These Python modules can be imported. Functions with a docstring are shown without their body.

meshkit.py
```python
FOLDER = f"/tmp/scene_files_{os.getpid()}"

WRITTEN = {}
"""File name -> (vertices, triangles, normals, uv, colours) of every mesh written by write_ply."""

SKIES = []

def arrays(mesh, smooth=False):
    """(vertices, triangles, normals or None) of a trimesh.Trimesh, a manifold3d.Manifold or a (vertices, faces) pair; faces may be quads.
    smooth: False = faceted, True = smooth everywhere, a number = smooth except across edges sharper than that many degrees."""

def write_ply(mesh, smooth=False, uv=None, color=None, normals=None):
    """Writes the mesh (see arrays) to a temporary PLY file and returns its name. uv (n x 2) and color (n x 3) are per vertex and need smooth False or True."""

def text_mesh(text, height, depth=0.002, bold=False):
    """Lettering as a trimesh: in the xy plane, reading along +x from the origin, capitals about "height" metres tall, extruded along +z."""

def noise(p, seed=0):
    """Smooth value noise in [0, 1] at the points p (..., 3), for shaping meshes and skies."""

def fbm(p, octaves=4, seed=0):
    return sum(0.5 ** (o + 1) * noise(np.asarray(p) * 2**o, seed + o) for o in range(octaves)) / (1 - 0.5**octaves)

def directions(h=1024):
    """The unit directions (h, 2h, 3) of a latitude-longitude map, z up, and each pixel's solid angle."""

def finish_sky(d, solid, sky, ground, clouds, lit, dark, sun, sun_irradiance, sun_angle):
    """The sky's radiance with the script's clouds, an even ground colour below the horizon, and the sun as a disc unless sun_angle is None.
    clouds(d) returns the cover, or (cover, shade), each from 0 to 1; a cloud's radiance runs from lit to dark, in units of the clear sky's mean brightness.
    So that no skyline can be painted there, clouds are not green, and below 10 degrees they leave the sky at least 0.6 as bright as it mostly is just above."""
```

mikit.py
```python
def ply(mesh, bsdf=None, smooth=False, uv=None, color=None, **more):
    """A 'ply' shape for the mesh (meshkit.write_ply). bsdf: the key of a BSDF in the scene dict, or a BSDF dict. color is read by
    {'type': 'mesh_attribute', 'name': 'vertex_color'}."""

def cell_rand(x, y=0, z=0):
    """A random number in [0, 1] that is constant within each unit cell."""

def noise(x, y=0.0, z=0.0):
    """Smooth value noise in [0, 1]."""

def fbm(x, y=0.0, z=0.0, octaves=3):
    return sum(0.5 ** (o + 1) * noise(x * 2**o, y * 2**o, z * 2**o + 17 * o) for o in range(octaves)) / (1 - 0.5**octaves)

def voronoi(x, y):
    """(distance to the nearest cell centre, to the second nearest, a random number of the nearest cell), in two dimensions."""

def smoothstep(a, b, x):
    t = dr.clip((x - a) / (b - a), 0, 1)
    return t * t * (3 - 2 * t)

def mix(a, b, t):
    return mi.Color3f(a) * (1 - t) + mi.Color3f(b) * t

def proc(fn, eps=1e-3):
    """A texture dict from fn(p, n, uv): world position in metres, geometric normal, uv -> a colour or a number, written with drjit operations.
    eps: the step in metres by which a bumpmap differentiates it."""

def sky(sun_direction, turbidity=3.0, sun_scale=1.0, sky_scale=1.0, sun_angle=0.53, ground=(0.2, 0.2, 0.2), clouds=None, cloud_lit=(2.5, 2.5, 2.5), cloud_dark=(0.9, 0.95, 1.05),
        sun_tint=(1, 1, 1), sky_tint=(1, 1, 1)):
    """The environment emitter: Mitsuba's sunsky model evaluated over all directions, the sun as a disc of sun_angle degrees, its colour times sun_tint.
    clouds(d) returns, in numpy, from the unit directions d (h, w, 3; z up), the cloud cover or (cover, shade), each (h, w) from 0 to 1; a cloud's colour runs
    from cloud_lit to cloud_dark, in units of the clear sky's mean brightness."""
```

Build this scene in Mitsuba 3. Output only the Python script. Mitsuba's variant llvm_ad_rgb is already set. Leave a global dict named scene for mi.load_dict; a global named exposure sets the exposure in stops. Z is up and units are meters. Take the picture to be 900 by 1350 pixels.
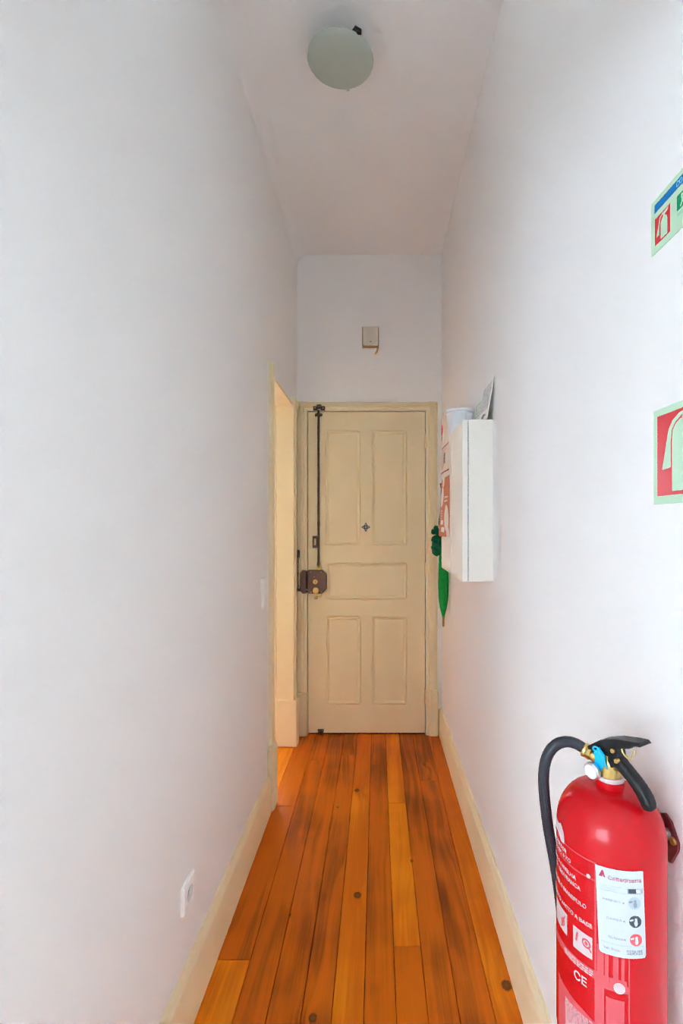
import math
import numpy as np
import trimesh
import drjit as dr
import mitsuba as mi
import mikit
import meshkit
from mikit import proc, noise, fbm, smoothstep, mix
from shapely.geometry import Polygon, box as sbox, Point, LineString
from shapely import affinity
from shapely.ops import unary_union

T = mi.ScalarTransform4f
scene, labels = {}, {}

# ------------------------------------------------------------------ camera, sky, exposure
F, CX, CY, EYE = 640.0, 497.0, 691.0, 1.435      # focal length (px), vanishing point (px), eye height (m)
exposure = 5.82
scene['camera'] = {
    'type': 'perspective', 'fov_axis': 'x', 'fov': 2 * math.degrees(math.atan(450 / F)),
    'principal_point_offset_x': (450 - CX) / 900, 'principal_point_offset_y': (675 - CY) / 1350,
    'near_clip': 0.02, 'far_clip': 200.0,
    'to_world': T().look_at(origin=[0, 0, EYE], target=[0, 1, EYE], up=[0, 0, 1])}


def clouds(d):
    c = np.clip(0.9 + 0.2 * (meshkit.fbm(d * 3.0, 4, 5) - 0.5), 0, 1)
    s = np.clip(0.25 + 0.8 * (meshkit.fbm(d * 2.2, 4, 9) - 0.5), 0, 1)
    return c, s


scene['sky'] = mikit.sky((0.35, 1.0, 1.1), turbidity=4.0, sun_scale=0.0, sky_scale=1.0, ground=(0.60, 0.62, 0.65), clouds=clouds,
                         cloud_lit=(1.69, 1.99, 2.28), cloud_dark=(1.20, 1.41, 1.62))

# ------------------------------------------------------------------ main dimensions
XL, XR = -0.547, 0.440           # corridor walls
YE = 3.316                       # end wall
ZC = 3.275                       # ceiling
Y0 = 0.50                       # where the corridor opens into the room behind the camera


def P(px, py, Y):
    return np.array([(px - CX) * Y / F, Y, EYE - (py - CY) * Y / F])


# ------------------------------------------------------------------ materials
def plain(name, col, rough=0.5, spec=0.5, **kw):
    scene[name] = {'type': 'principled', 'base_color': col if isinstance(col, dict) else {'type': 'rgb', 'value': list(col)},
                   'roughness': rough, 'specular': spec, **kw}


def wall_fn(p, n, uv):
    v = fbm(p.x * 2.3 + 3, p.y * 2.3, p.z * 2.3, 3)
    return mix((0.895, 0.889, 0.876), (0.915, 0.910, 0.899), v)


def cream_fn(p, n, uv):
    v = fbm(p.x * 9 + 3, p.y * 9, p.z * 3, 3)
    return mix((0.80, 0.68, 0.435), (0.85, 0.74, 0.50), v)


KNOTS = [(-.109, 2.617, .016), (-.076, 1.878, .017), (-.187, 1.41, .015), (-.2, 2.46, .007), (-.32, 1.783, .006), (.402, 1.51, .019),
         (.147, 2.07, .008), (.283, 2.9, .01), (-.62, 2.85, .008), (.19, 1.1, .012), (-.36, 1.1, .012)]


def plank_fn(p, n, uv):
    tone, sd = uv.x, uv.y * 37.0
    kd = mi.Float(9.0)
    bend = mi.Float(0.0)
    core, heart = mi.Float(0.0), mi.Float(0.0)
    for (kx, ky, kr) in KNOTS:
        dx, dy = p.x - kx, (p.y - ky) / 1.25
        d = dr.sqrt(dx * dx + dy * dy) / kr
        core = dr.maximum(core, 1 - smoothstep(0.75, 1.1, d + 0.25 * noise(p.x * 300, p.y * 300)))
        heart = dr.maximum(heart, 1 - smoothstep(0.3, 0.7, d + 0.2 * noise(p.x * 260, p.y * 260)))
        bend += dr.exp(-d * d * 0.12) * 0.35
    wob = fbm(p.x * 7 + sd, p.y * 1.1 + sd * 3, 0, 3)
    ring = noise(p.x * 85 + wob * 14 + bend * 6 + sd, p.y * 1.2 + sd)
    fine = noise(p.x * 420 + sd, p.y * 9 + sd)
    broad = fbm(p.x * 9 + sd * 5, p.y * 1.7 + sd, 0, 3)
    worn = fbm(p.x * 5, p.y * 4 + 20, 0, 4)
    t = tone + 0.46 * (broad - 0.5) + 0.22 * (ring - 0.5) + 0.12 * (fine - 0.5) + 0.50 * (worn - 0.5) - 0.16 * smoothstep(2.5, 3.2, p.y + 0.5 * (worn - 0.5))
    t = dr.clip(t, 0, 1)
    c = mix((0.27, 0.052, 0.006), (0.66, 0.145, 0.003), smoothstep(0.0, 0.5, t))
    c = mix(c, (0.90, 0.29, 0.006), smoothstep(0.5, 1.0, t))
    c = mix(c, (0.085, 0.022, 0.008), dr.clip(core, 0, 1) * 0.85)
    c = mix(c, (0.24, 0.075, 0.02), dr.clip(heart, 0, 1) * 0.75)
    return c


def speck(a, b, f):
    return proc(lambda p, n, uv: mix(a, b, fbm(p.x * f, p.y * f, p.z * f, 2)))


scene['mat_wall'] = {'type': 'diffuse', 'reflectance': proc(wall_fn)}
plain('mat_cream', proc(cream_fn), 0.42, 0.4)
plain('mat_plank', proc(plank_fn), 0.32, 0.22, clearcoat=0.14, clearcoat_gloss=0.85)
plain('mat_pale_floor', (0.72, 0.69, 0.65), 0.4, 0.4)
plain('mat_wall_room', (0.86, 0.855, 0.85), 0.8, 0.2)
plain('mat_wall_side', (0.85, 0.83, 0.78), 0.8, 0.2)
plain('mat_joint', (0.035, 0.013, 0.006), 0.8, 0.2)
plain('mat_threshold', (0.13, 0.03, 0.015), 0.5, 0.3)
plain('mat_cabinet', (0.87, 0.845, 0.77), 0.4, 0.4)
plain('mat_white_plastic', (0.88, 0.88, 0.86), 0.35, 0.5)
plain('mat_bucket', (0.84, 0.87, 0.92), 0.3, 0.5)
plain('mat_socket_dark', (0.10, 0.085, 0.075), 0.5, 0.4)
plain('mat_socket_well', (0.55, 0.52, 0.50), 0.5, 0.4)
plain('mat_black', (0.010, 0.010, 0.011), 0.40, 0.35)
plain('mat_rubber', speck((0.018, 0.021, 0.028), (0.034, 0.039, 0.050), 400), 0.42, 0.4)
plain('mat_red', (0.54, 0.003, 0.008), 0.24, 0.25, clearcoat=0.4, clearcoat_gloss=0.97)
plain('mat_pink', (0.62, 0.085, 0.10), 0.35, 0.5)
plain('mat_print_white', (0.60, 0.46, 0.48), 0.35, 0.4)
plain('mat_sticker', (0.55, 0.59, 0.63), 0.35, 0.4)
plain('mat_print_grey', (0.24, 0.27, 0.33), 0.45, 0.4)
plain('mat_print_lightgrey', (0.40, 0.49, 0.54), 0.45, 0.4)
plain('mat_print_dark', (0.055, 0.07, 0.085), 0.45, 0.4)
plain('mat_print_crimson', (0.42, 0.035, 0.09), 0.45, 0.4)
plain('mat_print_red', (0.82, 0.11, 0.13), 0.4, 0.4)
plain('mat_bracket', speck((0.13, 0.012, 0.018), (0.22, 0.03, 0.035), 90), 0.35, 0.5)
plain('mat_brass', (0.72, 0.50, 0.17), 0.28, 0.5, metallic=0.9)
plain('mat_gold_paint', (0.70, 0.52, 0.20), 0.35, 0.5, metallic=0.4)
plain('mat_steel', (0.72, 0.71, 0.70), 0.25, 0.5, metallic=0.95)
plain('mat_iron', speck((0.055, 0.040, 0.028), (0.11, 0.085, 0.06), 150), 0.45, 0.5, metallic=0.3)
plain('mat_lock', speck((0.115, 0.058, 0.044), (0.185, 0.10, 0.078), 420), 0.42, 0.5, metallic=0.15)
plain('mat_lum', (0.50, 0.71, 0.52), 0.35, 0.5)
plain('mat_sign_red', (0.66, 0.035, 0.05), 0.28, 0.5)
plain('mat_sign_blue', (0.0, 0.17, 0.47), 0.3, 0.5)
plain('mat_sign_cyan', (0.25, 0.72, 0.85), 0.3, 0.5)
plain('mat_sign_green', (0.0, 0.28, 0.115), 0.3, 0.5)
plain('mat_sign_pale', (0.33, 0.65, 0.45), 0.3, 0.5)
plain('mat_umbrella', speck((0.0, 0.25, 0.032), (0.003, 0.36, 0.055), 60), 0.6, 0.3, sheen=0.3)
plain('mat_umbrella_dark', speck((0.0, 0.085, 0.038), (0.0, 0.155, 0.075), 50), 0.6, 0.3, sheen=0.3)
plain('mat_tip_wood', (0.36, 0.20, 0.06), 0.5, 0.4)
plain('mat_rust', (0.62, 0.22, 0.115), 0.5, 0.3)
plain('mat_paper', (0.84, 0.80, 0.76), 0.7, 0.2)
plain('mat_paper_cream', (0.83, 0.71, 0.60), 0.7, 0.2)
plain('mat_maroon', (0.38, 0.085, 0.07), 0.6, 0.2)
plain('mat_flower', (0.62, 0.06, 0.05), 0.6, 0.2)
plain('mat_ink', (0.12, 0.12, 0.15), 0.6, 0.2)
plain('mat_green_card', (0.47, 0.60, 0.49), 0.6, 0.2)
plain('mat_tag_blue', (0.0, 0.43, 0.80), 0.4, 0.5)
plain('mat_glass_opal', (0.44, 0.50, 0.44), 0.35, 0.5)
plain('mat_box_cover', (0.72, 0.68, 0.58), 0.4, 0.4)
plain('mat_box_back', (0.40, 0.27, 0.13), 0.5, 0.4)
plain('mat_cable', (0.62, 0.36, 0.11), 0.5, 0.4)
plain('mat_gauge', (0.75, 0.77, 0.78), 0.1, 0.6)


# ------------------------------------------------------------------ mesh helpers
def add(key, mesh, mat, smooth=30, label=None, category=None, group=None, kind=None, uv=None):
    scene[key] = mikit.ply(mesh, mat, smooth=smooth, uv=uv) if not isinstance(mesh, dict) else mesh
    tag(key, label, category, group, kind)
    return key


def tag(key, label=None, category=None, group=None, kind=None):
    d = {k: v for k, v in (('label', label), ('category', category), ('group', group), ('kind', kind)) if v}
    if d:
        labels[key] = d


def num(base, i):
    return base if i == 0 else f'{base}_{i:03d}'


def cat(*ms):
    return trimesh.util.concatenate([m for m in ms])


def cbox(x0, x1, y0, y1, z0, z1, b=0.002):
    """A box with chamfered edges."""
    b = min(b, 0.45 * (x1 - x0), 0.45 * (y1 - y0), 0.45 * (z1 - z0))
    if b <= 0:
        m = trimesh.creation.box((x1 - x0, y1 - y0, z1 - z0))
        m.apply_translation(((x0 + x1) / 2, (y0 + y1) / 2, (z0 + z1) / 2))
        return m
    pts = []
    for x, sx in ((x0, 1), (x1, -1)):
        for y, sy in ((y0, 1), (y1, -1)):
            for z, sz in ((z0, 1), (z1, -1)):
                pts += [(x, y + sy * b, z + sz * b), (x + sx * b, y, z + sz * b), (x + sx * b, y + sy * b, z)]
    return trimesh.Trimesh(np.array(pts), [], process=False).convex_hull


def bx(x0, x1, y0, y1, z0, z1):
    return cbox(x0, x1, y0, y1, z0, z1, 0)


def ext(poly, h, z=0.0):
    gs = getattr(poly, 'geoms', [poly])
    ms = []
    for g in gs:
        if g.is_empty or g.area < 1e-12:
            continue
        m = trimesh.creation.extrude_polygon(g, h, engine='earcut')
        m.apply_translation((0, 0, z))
        ms.append(m)
    return cat(*ms)


def frame(o, ex, ey):
    ex, ey = np.array(ex, float), np.array(ey, float)
    M = np.eye(4)
    M[:3, 0], M[:3, 1], M[:3, 2], M[:3, 3] = ex, ey, np.cross(ex, ey), o
    return M


def put(m, M):
    m = m.copy()
    m.apply_transform(M)
    return m


def END(x, y, z):   # things on the end wall / entrance door, facing the camera
    return frame((x, y, z), (1, 0, 0), (0, 0, 1))


def RIGHT(x, y, z):   # things on the right wall, facing left
    return frame((x, y, z), (0, -1, 0), (0, 0, 1))


def LEFT(x, y, z):
    return frame((x, y, z), (0, 1, 0), (0, 0, 1))


def lathe(profile, n=48):
    """Solid of revolution around z of (r, z) points, first and last on the axis or closed by caps."""
    pr = [(max(r, 0), z) for r, z in profile]
    if pr[0][0] > 1e-9:
        pr = [(0, pr[0][1])] + pr
    if pr[-1][0] > 1e-9:
        pr = pr + [(0, pr[-1][1])]
    a = np.arange(n) * 2 * math.pi / n
    v, idx = [], []
    for r, z in pr:
        if r < 1e-9:
            idx.append([len(v)] * n)
            v.append((0, 0, z))
        else:
            idx.append(list(range(len(v), len(v) + n)))
            v += [(r * math.cos(t), r * math.sin(t), z) for t in a]
    f = []
    for A, B in zip(idx[:-1], idx[1:]):
        for i in range(n):
            j = (i + 1) % n
            for t in ((A[i], A[j], B[j]), (A[i], B[j], B[i])):
                if len(set(t)) == 3:
                    f.append(t)
    m = trimesh.Trimesh(np.array(v, float), np.array(f), process=False)
    if m.volume < 0:
        m.invert()
    return m


def smooth_path(pts, n=60):
    from scipy.interpolate import CubicSpline
    p = np.array(pts, float)
    t = np.concatenate([[0], np.cumsum(np.linalg.norm(np.diff(p, axis=0), axis=1))])
    return CubicSpline(t, p)(np.linspace(0, t[-1], n))


def tube(path, r, n=12, closed=False):
    p = np.array(path, float)
    k = len(p)
    rr = np.broadcast_to(np.array(r, float), (k,))
    if closed:
        tg = np.roll(p, -1, 0) - np.roll(p, 1, 0)
    else:
        tg = np.gradient(p, axis=0)
    tg /= np.linalg.norm(tg, axis=1, keepdims=True) + 1e-12
    ref = np.array([0, 0, 1.0]) if abs(tg[0, 2]) < 0.9 else np.array([1.0, 0, 0])
    a = np.cross(tg[0], ref)
    a /= np.linalg.norm(a)
    rings = []
    for i in range(k):
        a = a - tg[i] * np.dot(a, tg[i])
        a /= np.linalg.norm(a) + 1e-12
        b = np.cross(tg[i], a)
        ang = np.arange(n) * 2 * math.pi / n
        rings.append(p[i] + rr[i] * (np.cos(ang)[:, None] * a + np.sin(ang)[:, None] * b))
    v = np.vstack(rings)
    f = []
    for i in range(k if closed else k - 1):
        i2 = (i + 1) % k
        for j in range(n):
            j2 = (j + 1) % n
            f += [(i * n + j, i * n + j2, i2 * n + j2), (i * n + j, i2 * n + j2, i2 * n + j)]
    if not closed:
        v = np.vstack([v, p[0], p[-1]])
        c0, c1 = k * n, k * n + 1
        for j in range(n):
            j2 = (j + 1) % n
            f += [(c0, j2, j), (c1, (k - 1) * n + j, (k - 1) * n + j2)]
    m = trimesh.Trimesh(v, np.array(f), process=False)
    if m.volume < 0:
        m.invert()
    return m


def cyl(p0, p1, r, n=20, bevel=0.0):
    p0, p1 = np.array(p0, float), np.array(p1, float)
    h = np.linalg.norm(p1 - p0)
    b = min(bevel, h * .4, r * .5)
    m = lathe([(r - b, 0), (r, b), (r, h - b), (r - b, h)] if b else [(r, 0), (r, h)], n)
    z = (p1 - p0) / h
    x = np.cross([0, 0, 1.0], z) if abs(z[2]) < .9 else np.cross([1.0, 0, 0], z)
    x /= np.linalg.norm(x)
    M = np.eye(4)
    M[:3, 0], M[:3, 1], M[:3, 2], M[:3, 3] = x, np.cross(z, x), z, p0
    return put(m, M)


def rrect(w, h, r, n=6):
    """Ring of a rounded rectangle around the origin."""
    r = max(min(r, w / 2 - 1e-4, h / 2 - 1e-4), 1e-4)
    out = []
    for cx, cy, a0 in ((w / 2 - r, h / 2 - r, 0), (-w / 2 + r, h / 2 - r, 90), (-w / 2 + r, -h / 2 + r, 180), (w / 2 - r, -h / 2 + r, 270)):
        for k in range(n + 1):
            a = math.radians(a0 + 90 * k / n)
            out.append((cx + r * math.cos(a), cy + r * math.sin(a)))
    return np.array(out)


def loft(rings, cap0=True, cap1=True):
    k = len(rings[0])
    v = np.vstack(rings)
    f = []
    for i in range(len(rings) - 1):
        for j in range(k):
            j2 = (j + 1) % k
            f += [(i * k + j, i * k + j2, (i + 1) * k + j2), (i * k + j, (i + 1) * k + j2, (i + 1) * k + j)]
    if cap0:
        v = np.vstack([v, rings[0].mean(0)])
        f += [(len(v) - 1, (j + 1) % k, j) for j in range(k)]
    if cap1:
        b = (len(rings) - 1) * k
        v = np.vstack([v, rings[-1].mean(0)])
        f += [(len(v) - 1, b + j, b + (j + 1) % k) for j in range(k)]
    return trimesh.Trimesh(v, np.array(f), process=False)


def ring3(w, h, r, z, n=6, cx=0, cy=0):
    p = rrect(w, h, r, n)
    return np.column_stack([p[:, 0] + cx, p[:, 1] + cy, np.full(len(p), z)])


def torus(R, r, n=20, k=8):
    a = np.arange(n) * 2 * math.pi / n
    return tube(np.column_stack([R * np.cos(a), R * np.sin(a), 0 * a]), r, k, closed=True)


def sphere(c, r, sub=2, scale=(1, 1, 1)):
    m = trimesh.creation.icosphere(subdivisions=sub, radius=r)
    m.apply_scale(scale)
    m.apply_translation(c)
    return m


# ------------------------------------------------------------------ floor: planks
WALLT = 0.165
XW = XL - WALLT                     # the left wall's other face
add('floor', cat(bx(-3.4, 1.6, -4.3, YE + 0.25, -0.10, -0.020), bx(-3.4, XL, YE + .25, 4.9, -0.10, -0.02)), 'mat_joint', False,
    label='varnished orange pine plank floor of the corridor', kind='structure')
add('floor__boards', cat(bx(-3.35, 1.55, -4.25, 0.375, -0.02, -0.0005)), 'mat_pale_floor', False, label='pale floor of the room behind the camera')
add('floor__boards_001', bx(-3.35, -1.22, .375, 4.85, -0.02, -0.0005), 'mat_plank', False,
    uv=np.tile([0.55, 0.3], (8, 1)), label='plank floor of the room beyond the left doorway')

rng = np.random.default_rng(7)
EDGES = [-1.215, -1.11, -1.0, -.89, -.78, -.655, -.535, -.418, -.322, -.222, -.133, -.039, .056, .148, .240, .343, .4385]
# per column: joints along Y and the tone of each board, near to far
COLS = {
    6: ([1.60, 2.47], [.78, .46, .62]), 7: ([2.95], [.44, .46]), 8: ([], [.38]),
    9: ([3.02], [.36, .32]), 10: ([], [.68]), 11: ([2.9], [.42, .36]),
    12: ([1.652, 2.50], [.60, .84, .74]), 13: ([], [.34]), 14: ([2.72], [.32, .28]), 15: ([], [.56])}
plank_i = 0
for c in range(len(EDGES) - 1):
    x0, x1 = EDGES[c] + .0009, EDGES[c + 1] - .0009
    if c in COLS:
        js, tones = COLS[c]
    else:
        js, tones = [1.5 + .7 * rng.random(), 2.95 + .2 * rng.random()], [.75 + .2 * rng.random() for _ in range(3)]
    lo, hi = (0.38, YE + .02) if c >= 6 else (0.38, 4.85)
    ys = [lo] + list(js) + [hi]
    for k in range(len(ys) - 1):
        dz = (rng.random() - .5) * .0012
        m = cbox(x0, x1, ys[k] + .0008, ys[k + 1] - .0008, -0.019, 0.0 + dz, .0012)
        uv = np.tile([tones[k], rng.random()], (len(m.vertices), 1))
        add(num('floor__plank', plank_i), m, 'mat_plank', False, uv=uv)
        plank_i += 1

# ------------------------------------------------------------------ walls and ceiling
OY0, OY1, OZ = 2.50, 3.137, 2.207     # the doorway in the left wall


def wall_yz(x0, x1, poly):
    """Extrudes a polygon of (y, z) from x0 to x1."""
    return put(ext(poly, x1 - x0), frame((x0, 0, 0), (0, 1, 0), (0, 0, 1)))


def wall_xz(y0, y1, poly):
    m = put(ext(poly, y1 - y0), frame((0, y1, 0), (1, 0, 0), (0, 0, 1)))
    return m


ZT = ZC + 0.12
add('wall_left', wall_yz(XW, XL, Polygon([(Y0, -.1), (OY0, -.1), (OY0, OZ), (OY1, OZ), (OY1, -.1), (YE + .2, -.1), (YE + .2, ZT), (Y0, ZT)])),
    'mat_wall', False, label='plain white left wall of the corridor', kind='structure')
add('wall_right', wall_yz(XR, XR + .2, sbox(-4.3, -.1, YE + .2, ZT)), 'mat_wall', False, label='white right wall of the corridor', kind='structure')
DX0, DX1, DZ = -.4755, .3305, 2.2065   # entrance door opening
add('wall_end', wall_xz(YE, YE + .2, Polygon([(XW, -.1), (DX0, -.1), (DX0, DZ), (DX1, DZ), (DX1, -.1), (XR + .2, -.1), (XR + .2, ZT), (XW, ZT)])),
    'mat_wall', False, label='white end wall around and above the entrance door', kind='structure')
add('ceiling', cat(bx(-3.4, 1.6, -4.3, YE + .2, ZC, ZT), bx(-3.4, XW, YE + .2, 4.9, ZC, ZT)), 'mat_wall', False, label='white ceiling of the corridor', kind='structure')
# soft plaster cove where the left wall meets the ceiling
R = .07
cv = [(0, 0)] + [(R - R * math.sin(t), R - R * math.cos(t)) for t in np.linspace(0, math.pi / 2, 9)]
cove = Polygon([(a, -b) for a, b in cv])
add('ceiling__cove', put(ext(cove, YE - Y0), frame((XL, Y0 + (YE - Y0), ZC), (1, 0, 0), (0, 0, 1))), 'mat_wall', 40)

# room behind the camera, seen only by its light
LZ = 2.17
add('wall_partition', wall_xz(Y0 - .12, Y0, unary_union([sbox(-3.2, -.1, XL, ZT), sbox(XL, LZ, XR, LZ + .36)])),
    'mat_wall', False, label='wall with a wide doorway and open fanlight at the near end of the corridor', kind='structure')
YB = -1.6
WX0, WX1, WZ0, WZ1 = -2.9, -0.95, .85, 2.25
wp = sbox(-3.2, -.1, XR + .2, ZT) - sbox(WX0, WZ0, WX1, WZ1)
add('wall_rear', wall_xz(YB - .2, YB, wp), 'mat_wall_room', False, label='wall with a tall window behind the camera', kind='structure')
add('wall_rear_left', bx(-3.2, -3.0, YB - .2, Y0, -.1, ZT), 'mat_wall_room', False, label='side wall of the room behind the camera', kind='structure')
# room beyond the left doorway
SX = -2.9
add('wall_side_room', wall_yz(SX - .2, SX, sbox(1.0, -.1, 4.9, ZT)), 'mat_wall_side', False, label='left wall of the room beyond the left doorway', kind='structure')
add('wall_side_near', bx(SX, XW, 1.0, 1.2, -.1, ZT), 'mat_wall_side', False, label='near wall of the room beyond the left doorway', kind='structure')
add('wall_side_far', wall_xz(4.7, 4.9, sbox(SX - .2, -.1, XW + .1, ZT) - sbox(-2.5, .90, -.95, 2.3)), 'mat_wall_side', False, label='far wall with a window in the room beyond the left doorway', kind='structure')
add('wall_side_right', bx(XW, XW + .16, YE + .2, 4.7, -.1, ZT), 'mat_wall_side', False, label='right wall of the room beyond the left doorway', kind='structure')


def window_frame(key, w, h, M, lab):
    t = .06
    o = sbox(-w / 2, -h / 2, w / 2, h / 2)
    i = o.buffer(-t, join_style=2) - sbox(-.03, -h / 2, .03, h / 2)
    add(key, put(ext(o - i, .05), M), 'mat_cream', False, label=lab, kind='structure')


window_frame('window_1', WX1 - WX0, WZ1 - WZ0, frame(((WX0 + WX1) / 2, YB - .08, (WZ0 + WZ1) / 2), (1, 0, 0), (0, 0, 1)), 'window of the room behind the camera')
window_frame('window_2', 1.55, 1.40, frame((-1.725, 4.82, 1.60), (1, 0, 0), (0, 0, 1)), 'window of the room beyond the left doorway')


# ------------------------------------------------------------------ baseboards
def board(x_wall, side, y0, y1, h=.183, t=.021):
    """A baseboard along Y with a rounded top, profile in (distance from wall, z)."""
    pr = Polygon([(0, 0.002), (t, 0.002), (t, h - .028), (t - .003, h - .018), (t - .008, h - .012), (t - .011, h - .003), (t - .014, h), (0, h)])
    m = ext(pr, y1 - y0)
    if side > 0:      # on the left wall, growing to +x
        return put(m, frame((x_wall, y1, 0), (1, 0, 0), (0, 0, 1)))
    return put(m, frame((x_wall, y0, 0), (-1, 0, 0), (0, 0, 1)))


add('baseboard_left', board(XL, 1, Y0, 2.41), 'mat_cream', 25, label='cream baseboard along the left wall', kind='structure')
add('baseboard_right', board(XR, -1, Y0, YE), 'mat_cream', 25, label='cream baseboard along the right wall', kind='structure')
add('baseboard_end', cbox(.402, XR - .02, YE - .018, YE, .002, .18, .004), 'mat_cream', 25, label='short cream baseboard between the door casing and the right wall', kind='structure')

# ------------------------------------------------------------------ doorway in the left wall
PROF = [(0, 0), (0, .014), (.004, .020), (.012, .022), (.034, .022), (.038, .018), (.044, .018), (.050, .012), (.050, 0)]


def casing_piece(length, prof=PROF):
    """Length along z, width along x (0 = inner edge), thickness along y (0 = wall)."""
    return ext(Polygon(prof), length)


# local casing frame for the left wall: inner edge direction, thickness +x
cx_near = put(casing_piece(OZ + .05 - .30), frame((XL, OY0 - 0.0, .30), (0, -1, 0), (1, 0, 0)))
cx_far = put(casing_piece(OZ + .05 - .30), frame((XL, OY1, OZ + .05), (0, 1, 0), (1, 0, 0)))
cx_head = put(casing_piece(OY1 - OY0 + .1), frame((XL, OY1 + .05, OZ), (0, 0, 1), (1, 0, 0)))
add('trim_1', cat(cx_near, cx_far, cx_head), 'mat_cream', 25, label='cream casing around the open doorway in the left wall', kind='structure')
add('trim_1__plinth', cbox(XL, XL + .036, OY0 - .088, OY0 + .004, .002, .318, .010), 'mat_cream', 25)
add('trim_1__plinth_001', cbox(XL, XL + .034, OY1 - .006, OY1 + .062, .002, .30, .008), 'mat_cream', 25)
# jamb lining with a rebate towards the other room
LT = .014
xs1, xs2, xs3 = -.647, -.672, XW - .012
far_j = cat(cbox(xs1, XL + .012, OY1 - LT, OY1 + .006, .30, OZ, .002), cbox(xs2, xs1 - .0045, OY1 - LT + .004, OY1 + .006, .004, OZ, .002),
            cbox(xs3, xs2 - .0045, OY1 - .004, OY1 + .006, .004, OZ, .002), cbox(xs1 - .003, XL + .030, OY1 - LT - .006, OY1 + .004, .003, .302, .004))
near_j = cat(cbox(xs1, XL + .002, OY0 - .006, OY0 + LT, .003, OZ, .002), cbox(xs3, xs1 + .003, OY0 - .006, OY0 + .002, .003, OZ, .002))
top_j = cat(cbox(xs1, XL + .006, OY0, OY1, OZ - LT, OZ + .006, .002), cbox(xs3, xs1 + .003, OY0, OY1, OZ - .002, OZ + .006, .002))
add('trim_1__jamb', far_j, 'mat_cream', 25)
add('trim_1__jamb_001', near_j, 'mat_cream', 25)
add('trim_1__head_lining', top_j, 'mat_cream', 25)
zs = EYE - (770 - CY) / 204
sp = sbox(-.008, -.047, .008, .047) - sbox(-.004, -.022, .004, .012) - sbox(-.004, -.036, .004, -.028)
add('trim_1__strike_plate', put(ext(sp, .002), END(-.687, OY1 - .002, zs)), 'mat_iron', False, label='dark strike plate in the jamb')
# the open leaf of that doorway, swung into the other room
add('door_2', cbox(XW - .70, XW - .03, OY0 - .06, OY0 - .02, .01, OZ - .01, .003), 'mat_cream', 25, label='cream door leaf swung open into the room beyond the left doorway', kind='structure')

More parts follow.
